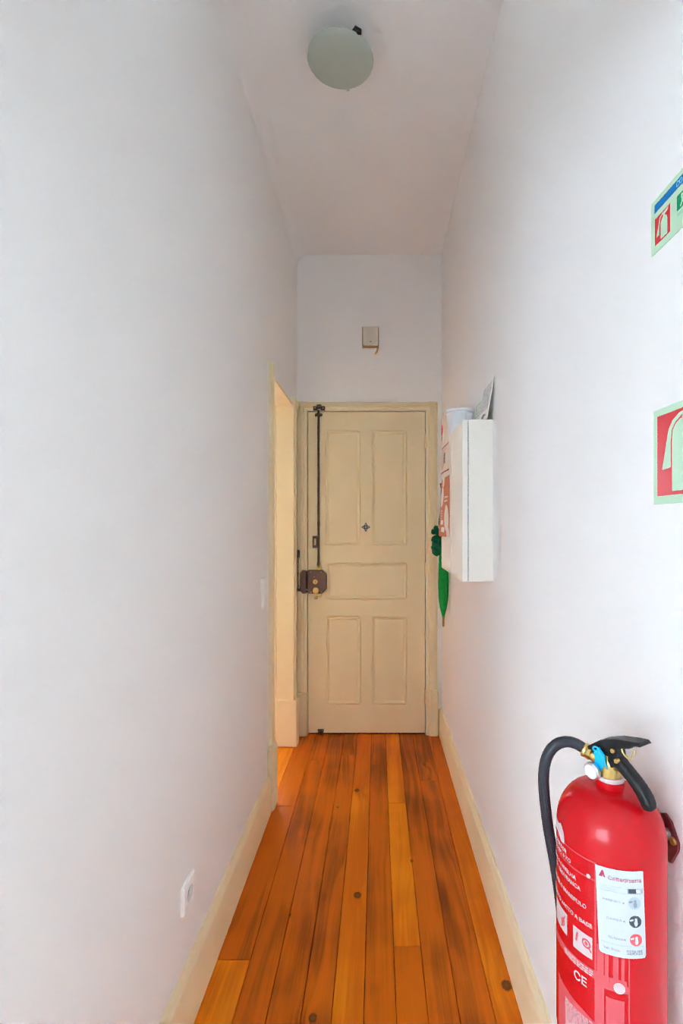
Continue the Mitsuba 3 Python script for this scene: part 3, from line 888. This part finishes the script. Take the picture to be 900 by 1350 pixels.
r_ = red.bounds
b1, b2 = pictogram(r_[0], r_[1], r_[2] - r_[0], r_[3] - r_[1])
add(K + '__pictogram', put(ext(unary_union([b1, b2]).intersection(red.buffer(-.0012)), .0003, .0023), MS), 'mat_lum', False, label='extinguisher pictogram')
gs = sbox(U(894), 1.8915, U(894) + .045, 1.9135)
gp = unary_union([ell(U(894) + .012, 1.909, .0022, .0022), LineString([(U(894) + .012, 1.906), (U(894) + .013, 1.900), (U(894) + .009, 1.895)]).buffer(.0013), LineString([(U(894) + .013, 1.900), (U(894) + .017, 1.895)]).buffer(.0013),
                   Polygon([(U(894) + .026, 1.8955), (U(894) + .040, 1.8955), (U(894) + .040, 1.9095), (U(894) + .026, 1.9095)])])
add(K + '__green_square', put(ext(gs, .0003, .002), MS), 'mat_sign_green', False)
add(K + '__running_figure', put(ext(gp, .0003, .0023), MS), 'mat_lum', False)
add(K + '__pale_band', put(ext(sbox(U(894) + .001, 1.883, U(894) + .05, 1.888), .0003, .002), MS), 'mat_sign_pale', False)

K = 'extinguisher_sign'
labels[K] = {'label': 'square pale green sign with one large red extinguisher pictogram, lower on the right wall', 'category': 'sign'}
sl2 = F * XR / (863 - CX)
MS = RIGHT(XR, sl2, 1.466)
add(K + '__plate', put(ext(sbox(0, 0, .152, .147), .002), MS), 'mat_lum', False)
rd = sbox(.0105, .0125, .1415, .1365)
add(K + '__red_square', put(ext(rd, .0003, .002), MS), 'mat_sign_red', False)
body = unary_union([sbox(.050, .019, .110, .098), Polygon([(.050, .098), (.0515, .108), (.058, .116), (.068, .121), (.092, .121), (.102, .116), (.1085, .108), (.110, .098)])]).buffer(.002).buffer(-.001)
hose = Polygon([(.024, .052), (.0455, .054), (.0455, .095), (.048, .106), (.054, .116), (.070, .1265), (.090, .130), (.088, .134), (.066, .131), (.050, .123), (.040, .111), (.0345, .092)])
lev = Polygon([(.072, .121), (.074, .129), (.115, .134), (.118, .129), (.090, .125), (.089, .121)])
add(K + '__pictogram', put(ext(body, .0003, .0023), MS), 'mat_lum', False, label='extinguisher pictogram')
add(K + '__pictogram_hose', put(ext(unary_union([hose - body.buffer(.0025), lev]), .0003, .0023), MS), 'mat_lum', False)

# ------------------------------------------------------------------ fire extinguisher
K = 'fire_extinguisher'
labels[K] = {'label': 'red powder fire extinguisher with black hose hanging on the right wall', 'category': 'fire extinguisher'}
ER, EX, EY = .0735, .3415, .7137
prof = [(.060, .672), (.068, .674), (.0725, .682), (ER, .692)]
prof += [(ER, z) for z in (.75, .80, .85, .90, .95)]
prof += [(.0185 + (ER - .0185) * math.cos(t) ** .85, .985 + .066 * math.sin(t)) for t in np.linspace(0, math.pi / 2 * .985, 18)]
prof += [(.0185, 1.0515), (.0195, 1.053), (.0195, 1.0605), (.018, 1.062)]
bd = lathe(prof, 96)
bd.apply_translation((EX, EY, 0))
add(K + '__cylinder', bd, 'mat_red', 35, label='red cylinder')
fb = lathe([(.058, .645), (.066, .645), (.0675, .648), (.0685, .676), (.060, .680)], 64)
fb.apply_translation((EX, EY, 0))
add(K + '__foot_ring', fb, 'mat_black', 30, label='black foot ring')
d2 = math.hypot(EX, EY)
TO = np.array([-EX, -EY]) / d2
RT = np.array([EY, -EX]) / d2


def wrap(m, off):
    """Lays a flat mesh (x along the arc, y = height, z = thickness) on the cylinder."""
    m = m.subdivide_to_size(.0055)
    v = np.array(m.vertices)
    th, r = v[:, 0] / ER, ER + off + v[:, 2]
    xy = np.array([EX, EY]) + r[:, None] * (np.cos(th)[:, None] * TO + np.sin(th)[:, None] * RT)
    return trimesh.Trimesh(np.column_stack([xy, v[:, 1]]), m.faces, process=False)


def on_cyl(px, py):
    """Arc position and height of a measured point of the label."""
    dx, dz = (px - CX) / F, -(py - CY) / F
    a_, b_, c_ = dx * dx + 1, -2 * (dx * EX + EY), EX * EX + EY * EY - ER * ER
    disc = max(b_ * b_ - 4 * a_ * c_, 0)
    t_ = (-b_ - math.sqrt(disc)) / (2 * a_)
    q = np.array([dx * t_ - EX, t_ - EY])
    return ER * math.atan2(q @ RT, q @ TO), EYE + dz * t_


def lab(key, poly, mat, off, label=None, thick=.0002):
    add(K + '__' + key, wrap(ext(poly, thick), off), mat, 40, label=label)


def lab_text(key, text, h, x, y, mat, off, right=True, label=None, bold=False):
    m = meshkit.text_mesh(text, h, .0002, bold)
    w = m.bounds[1][0]
    m.apply_translation((x - (w if right else 0), y, 0))
    add(K + '__' + key, wrap(m, off), mat, False, label=label)


# printed red label: frame lines, text, boxes
u_mid = on_cyl(784.5, 1200)[0]
u_r = on_cyl(829, 1320)[0]
zt1 = on_cyl(770, 1131)[1]
zt2 = on_cyl(770, 1154)[1]
zl = on_cyl(787, 1290)[1]
ul = -.105
lw = .0009
lines = unary_union([sbox(ul, zt1 - lw, u_mid + .0015, zt1 + lw), sbox(ul, zt2 - lw, u_mid, zt2 + lw), sbox(u_mid - lw, .68, u_mid + lw, zt1), sbox(u_r - lw, .68, u_r + lw, on_cyl(829, 1255)[1]),
                     sbox(u_mid, zl - lw, u_r, zl + lw)])
lab('label_lines', lines, 'mat_pink', .0002, 'pale frame lines of the red label')


def line_at(i, text, px, py, h):
    x, z = on_cyl(px, py)
    lab_text(num('lettering', i), text, h, x, z - h / 2, 'mat_print_white', .0003, bold=True)


line_at(0, 'EXTINTOR', 746.5, 1123, .0054)
line_at(1, 'PO ABC 6 KG', 752, 1136, .0054)
line_at(2, 'RETIRAR A CAVILHA', 759, 1158, .0054)
line_at(3, 'DE SEGURANCA', 765, 1172, .0054)
line_at(4, 'PREMIR O MANIPULO', 772.5, 1196, .0054)
line_at(5, 'DIRIGIR O JACTO A BASE', 780.5, 1222, .0054)
x, z = on_cyl(779.5, 1157)
lab('label_mark', ell(x - .004, z, .0028, .0030), 'mat_print_white', .0003)
x, z = on_cyl(741, 1100)
lab('label_emblem', Polygon([(x - .03, z + .012), (x - .010, z + .008), (x - .004, z + .013), (x + .003, z + .004), (x + .0045, z - .009), (x - .002, z - .010), (x - .012, z - .003), (x - .03, z - .002)]).buffer(.0015), 'mat_print_white', .0003, 'white emblem')
a = on_cyl(755.5, 1232); b = on_cyl(780.5, 1262)
bx1 = sbox(a[0], b[1] - .0035, b[0], b[1] + .026)
lab('pictogram_box', bx1, 'mat_print_white', .0003, 'white pictogram box')
cxm, czm = (a[0] + b[0]) / 2, b[1] + .012
lab('pictogram_box__glyph', unary_union([ell(cxm + .006, czm + .002, .0062, .0062) - ell(cxm + .006, czm + .002, .0042, .0042), ell(cxm + .006, czm + .002, .002, .0025), LineString([(cxm - .009, czm - .003), (cxm - .007, czm + .008)]).buffer(.0013), LineString([(cxm + .010, czm - .003), (cxm + .0125, czm - .006)]).buffer(.001)]), 'mat_pink', .0006)
a2 = on_cyl(747.5, 1225)
bx2 = sbox(a2[0] - .034, b[1] + .001, a2[0], b[1] + .031)
lab('pictogram_box_001', bx2, 'mat_print_white', .0003, 'white pictogram box at the edge of the label')
lab('pictogram_box_001__glyph', unary_union([ell(a2[0] - .009, b[1] + .014, .004, .006) - ell(a2[0] - .009, b[1] + .014, .002, .004), LineString([(a2[0] - .013, b[1] + .006), (a2[0] - .005, b[1] + .024)]).buffer(.001)]), 'mat_pink', .0006)
z1_ = on_cyl(780, 1281)[1]
lab('label_band', sbox(ul, z1_ - .007, u_r - .003, z1_ + .004), 'mat_pink', .0003, 'pale band of small print')
rt = np.random.default_rng(5)


def small_print(x0, x1, y0, y1, h, gap):
    out = []
    y = y0
    while y + h < y1:
        x = x0 + .002 * rt.random()
        while x < x1 - .004:
            w = .003 + .006 * rt.random()
            out.append(sbox(x, y, min(x + w, x1), y + h))
            x += w + .0013
        y += h + gap
    return unary_union(out)


lab('label_band__small_print', small_print(u_mid - .05, u_mid - .003, z1_ - .006, z1_ + .004, .0017, .0013), 'mat_print_white', .0006)
x, z = on_cyl(773.5, 1296)
lab_text('ce_mark', 'CE', .0115, x, z - .006, 'mat_print_white', .0003, bold=True, label='white CE mark')
zb_ = on_cyl(760, 1325)[1]
lab('label_block', Polygon([(ul + .02, .700), (u_mid - .001, .692), (u_mid - .001, zb_ - .004), (u_mid - .015, zb_ + .002), (ul + .02, zb_ + .010)]), 'mat_pink', .0003, 'pale block of small print')
lab('label_block__small_print', small_print(u_mid - .048, u_mid - .004, .700, zb_ - .005, .0016, .0014), 'mat_print_white', .0006)
stz = on_cyl(805, 1255)[1]
stripes = unary_union([sbox(u_mid + .002 + i * .0098, zl + .001, u_mid + .002 + i * .0098 + w_, stz + .004) for i, w_ in enumerate((.0085, .0045, .0065, .004)) if u_mid + .002 + i * .0098 + w_ < u_r])
lab('label_stripes', stripes, 'mat_pink', .0003, 'pale upright stripes')
a = on_cyl(816, 1303)
lab('label_roundel', ell(a[0], a[1], .0072, .0072), 'mat_print_white', .0006, 'white roundel')
lab('label_column', unary_union([sbox(u_mid + .001, a[1] - .006, u_r - .001, a[1] + .004), sbox(u_mid + .001, .685, u_mid + .011, a[1] - .006), sbox(u_mid + .013, .685, u_r - .006, a[1] - .016)]), 'mat_pink', .0003)

# white service sticker, slightly askew
c0 = on_cyl(784.8, 1140)
c1 = on_cyl(846.6, 1146)
c2 = on_cyl(850.8, 1258)
c3 = on_cyl(789.5, 1256.5)
SW = (c1[0] - c0[0] + c2[0] - c3[0]) / 2
SH = (c0[1] - c3[1] + c1[1] - c2[1]) / 2
ctr = ((c0[0] + c1[0] + c2[0] + c3[0]) / 4, (c0[1] + c1[1] + c2[1] + c3[1]) / 4)
tilt = math.atan2((c3[0] - c0[0] + c2[0] - c1[0]) / 2, SH)


def stick(m):
    """From sticker coordinates (0..SW, 0..SH, y up) to the label plane."""
    m = m.copy()
    m.apply_translation((-SW / 2, -SH / 2, 0))
    m.apply_transform(trimesh.transformations.rotation_matrix(tilt, (0, 0, 1)))
    m.apply_translation((ctr[0], ctr[1], 0))
    return m


def st(key, poly, mat, label=None, off=.0012):
    add(K + '__service_sticker__' + key, wrap(stick(ext(poly, .0002)), off), mat, 40, label=label)


def st_text(key, text, h, x, y, mat, width=None, bold=False, label=None):
    m = meshkit.text_mesh(text, h, .0002, bold)
    if width:
        m.apply_scale((width / m.bounds[1][0], 1, 1))
    m.apply_translation((x, y, 0))
    add(K + '__service_sticker__' + key, wrap(stick(m), .0012), mat, False, label=label)


rb = Polygon(rrect(SW, SH, .004))
rb = affinity.translate(rb, SW / 2, SH / 2)
add(K + '__service_sticker', wrap(stick(ext(unary_union([rb, sbox(0, SH * .5, SW, SH)]), .0002)), .0009), 'mat_sticker', 40, label='white service sticker')
fx = lambda a: a * SW
fz = lambda b: SH * (1 - b)
tri = unary_union([Polygon([(fx(.06), fz(.115)), (fx(.135), fz(.035)), (fx(.155), fz(.035)), (fx(.20), fz(.115))]), ]) - Polygon([(fx(.135), fz(.115)), (fx(.15), fz(.085)), (fx(.165), fz(.115))])
st('emblem', tri, 'mat_print_crimson', 'small crimson emblem')
st_text('name', 'Cattedrserra', .0052, fx(.25), fz(.128), 'mat_print_crimson', fx(.70), label='crimson lettering')
st('dark_box', sbox(fx(.66), fz(.25), fx(.82), fz(.205)), 'mat_print_dark')
st('grey_box', unary_union([sbox(fx(.64), fz(.258), fx(.97), fz(.2)) - sbox(fx(.65), fz(.255), fx(.96), fz(.204)), sbox(fx(.925), fz(.245), fx(.95), fz(.21))]), 'mat_print_grey')
st('rule', unary_union([sbox(fx(.05), fz(.262), fx(.95), fz(.258)), sbox(fx(.05), fz(.862), fx(.95), fz(.858)), sbox(fx(.08), fz(.20), fx(.5), fz(.197)), sbox(fx(.08), fz(.23), fx(.42), fz(.227))]), 'mat_print_lightgrey')
st_text('row_text', 'PRESSAO', .0026, fx(.12), fz(.375), 'mat_print_grey', fx(.36))
st_text('row_text_001', 'CARGA', .0026, fx(.18), fz(.585), 'mat_print_grey', fx(.32))
st_text('row_text_002', 'REVISAO', .0026, fx(.20), fz(.80), 'mat_print_grey', fx(.30))
st('row_dots', unary_union([ell(fx(.545), fz(q), .0010, .0010) for q in (.37, .58, .79)]), 'mat_print_grey')
Rr = SW * .135
for i, (q, mt, nm) in enumerate(((.365, 'mat_print_lightgrey', 'pale grey disc'), (.575, 'mat_print_dark', 'dark grey disc'), (.785, 'mat_print_red', 'red disc'))):
    st(num('disc', i), ell(fx(.78), fz(q), Rr, Rr), mt, nm)
    gl = unary_union([ell(fx(.79), fz(q) + Rr * .35, Rr * .22, Rr * .25), ell(fx(.79), fz(q) - Rr * .25, Rr * .28, Rr * .5), LineString([(fx(.78) - Rr * .8, fz(q) + Rr * .2), (fx(.78) - Rr * .45, fz(q) + Rr * .3)]).buffer(Rr * .14)])
    st(num('disc_mark', i), gl, 'mat_sticker' if i != 0 else 'mat_print_grey', None, .0015)
st_text('foot_text', 'Val. Prox.', .0032, fx(.10), fz(.935), 'mat_print_grey', fx(.34))
st_text('foot_name', 'SERVIS', .0056, fx(.56), fz(.955), 'mat_print_grey', fx(.36), True, 'dark lettering')

# valve, lever, handle
ang = math.radians(-60)
EU = np.array([math.cos(ang), math.sin(ang), 0])
EV = np.array([0, 0, 1.0])
MV = frame((EX, EY, 0), EU, EV)            # local x along the lever, y up, z sideways (to the left)
pv = lambda u, z, w=0: MV[:3, :3] @ np.array([u, z, w]) + MV[:3, 3]


def VU(px, py, w=0.0):
    """(distance along the lever, height) of a measured point in a plane along the lever, w to its left."""
    a_ = (px - CX) / F
    ox, oy = EX + w * MV[0, 2], EY + w * MV[1, 2]
    u = (a_ * oy - ox) / (EU[0] - a_ * EU[1])
    return u, EYE - (py - CY) * (oy + u * EU[1]) / F


def vprism(pts, wid, bev=.0012):
    m = ext(Polygon([VU(*p) for p in pts]).buffer(bev).buffer(-bev), wid, -wid / 2)
    return put(m, MV)


nk = lathe([(.0165, 1.0615), (.0195, 1.062), (.0195, 1.0655), (.0185, 1.0675)], 40)
nk.apply_translation((EX, EY, 0))
add(K + '__neck_ring', nk, 'mat_print_white', 30, label='pale neck ring')
vb = lathe([(.0155, 1.066), (.0165, 1.068), (.0165, 1.081), (.0140, 1.084), (.0115, 1.09), (.0115, 1.098)], 32)
vb.apply_translation((EX, EY, 0))
add(K + '__valve', vb, 'mat_brass', 30, label='brass valve')
add(K + '__valve_head', vprism([(784, 985), (800, 979), (816, 983), (819, 996), (816, 1008), (806, 1013), (793, 1009), (788, 998)], .021), 'mat_black', 25, label='black valve head')
add(K + '__lever', vprism([(782, 986), (781, 981), (797, 973.5), (815, 972), (834, 974.5), (848, 977.5), (852, 982), (849, 983), (842, 981), (836, 985), (815, 984), (798, 984)], .024), 'mat_black', 25, label='black squeeze lever')
hp = smooth_path([VU(*p) for p in ((808, 990), (814, 1000), (825, 1014), (838, 1030), (849, 1047), (855, 1061))], 24)
hr = np.interp(np.linspace(0, 1, 24), [0, .1, .5, .9, 1], [.0085, .0088, .0076, .0082, .0078])
rings = []
for i in range(24):
    tg = hp[min(i + 1, 23)] - hp[max(i - 1, 0)]
    tg /= np.linalg.norm(tg)
    nn = np.array([-tg[1], tg[0]])
    q = rrect(2 * hr[i], .020, .006, 4)
    rings.append(np.column_stack([hp[i][0] + q[:, 0] * nn[0], hp[i][1] + q[:, 0] * nn[1], q[:, 1]]))
endc = rings[-1] * 1.0
tg = hp[-1] - hp[-2]; tg /= np.linalg.norm(tg)
c_ = endc.mean(0)
e1 = c_ + (endc - c_) * .8 + np.array([tg[0], tg[1], 0]) * .005
e2 = c_ + (endc - c_) * .35 + np.array([tg[0], tg[1], 0]) * .0075
hm = loft(rings + [e1, e2])
if hm.volume < 0:
    hm.invert()
add(K + '__handle', put(hm, MV), 'mat_black', 40, label='black curved carrying handle')
for i, p in enumerate(((806, 990.5), (811, 1004))):
    u, z = VU(*p, .0135)
    add(num(K + '__pin', i), cyl(pv(u, z, -.0135), pv(u, z, .0135), .0032, 14, .0006), 'mat_brass', 30)
u, z = VU(829.5, 987)
rg = np.array([pv(u + .0095 * math.cos(t_), z + .0118 * math.sin(t_), .004) for t_ in np.linspace(math.radians(165), math.radians(375), 24)])
add(K + '__safety_ring', tube(rg, .0013, 8), 'mat_gold_paint', 40, label='brass pull ring')
# blue seal
sl_ = Polygon([VU(*p, .0165) for p in ((787, 1019), (782, 1010), (785, 1001), (783, 992), (789, 986), (795, 995), (797, 1004), (791, 1018))]).buffer(.0008)
loop = [VU(*p, .0165) for p in ((786, 990), (781.5, 986), (785, 984.5), (790, 991), (796, 1004), (800, 1013))]
add(K + '__seal_tag', cat(put(ext(sl_, .002, .0150), MV), tube(smooth_path([pv(a_, b_, .0165) for a_, b_ in loop], 30), .0013, 8)), 'mat_tag_blue', 25, label='bright blue seal tag')
# gauge
gc = P(780.5, 1016, .712)
gdir = np.array([-.86, -.5, -.08]) / np.linalg.norm([-.86, -.5, -.08])
add(K + '__gauge', cat(cyl(gc - gdir * .004, gc + gdir * .004, .0125, 28, .002), cyl(gc - gdir * .018, gc - gdir * .003, .006, 16)), 'mat_steel', 30, label='small chrome pressure gauge')
add(K + '__gauge__dial', cyl(gc + gdir * .0036, gc + gdir * .0046, .0098, 24), 'mat_gauge', 30)
# hose
f_ = [P(787, 1001, .725), P(780, 994.5, .732), P(774, 990.5, .738), P(768.5, 987, .742)]
add(K + '__hose_coupling', cat(cyl(f_[0], f_[1], .0078, 18, .001), cyl(f_[1], f_[2], .0100, 6, .001), cyl(f_[2], f_[3], .0108, 20, .0015)), 'mat_brass', 25, label='brass hose coupling')
hpts = [P(772, 989, .740), P(762, 982, .745), P(749, 977.8, .748), P(735, 980.5, .750), P(723.5, 992, .752), P(717.5, 1010, .753), P(716.5, 1035, .755), P(719, 1065, .759), P(723, 1095, .763), P(728.5, 1125, .770), P(735, 1165, .781), P(742, 1220, .788), P(748, 1290, .790)]
add(K + '__hose', tube(smooth_path(hpts, 110), .0082, 20), 'mat_rubber', 60, label='thick black rubber hose')

K = 'extinguisher_bracket'
labels[K] = {'label': 'dark red metal wall bracket with two screws behind the fire extinguisher', 'category': 'bracket'}
dia = Polygon([(-.05, .005), (-.012, .026), (.002, .022), (.0185, .002), (.0175, -.008), (.002, -.036), (-.012, -.038), (-.05, -.008)]).buffer(.002)
add(K + '__plate', put(ext(dia, .004), RIGHT(XR, .7255, .968)), 'mat_bracket', 25)
add(K + '__screw', put(lathe([(.0085, 0), (.008, .006), (.004, .009)], 20), RIGHT(XR - .004, .7285, .970)), 'mat_steel', 30, label='steel screw')
add(K + '__screw_001', put(lathe([(.0058, 0), (.0055, .0035), (.003, .005)], 20), RIGHT(XR - .004, .7135, .969)), 'mat_brass', 30, label='brass screw')
add(K + '__arm', cbox(EX + ER - .001, XR - .003, .735, .775, .955, .990, .002), 'mat_bracket', 25)

for k in list(scene):
    if k.endswith(('__print', 'small_print', '__stem', '__row_dots', '__rule', 'lock_case__screws', '__door_chain', '__boss', 'striker__screws', 'disc_mark', 'disc_mark_001', 'disc_mark_002', '__glyph', '__ruffle', 'label_lines', 'label_stripes', '__logo')) and not k.startswith('striped_flyer__rule'):
        labels.setdefault(k, {})['kind'] = 'stuff'
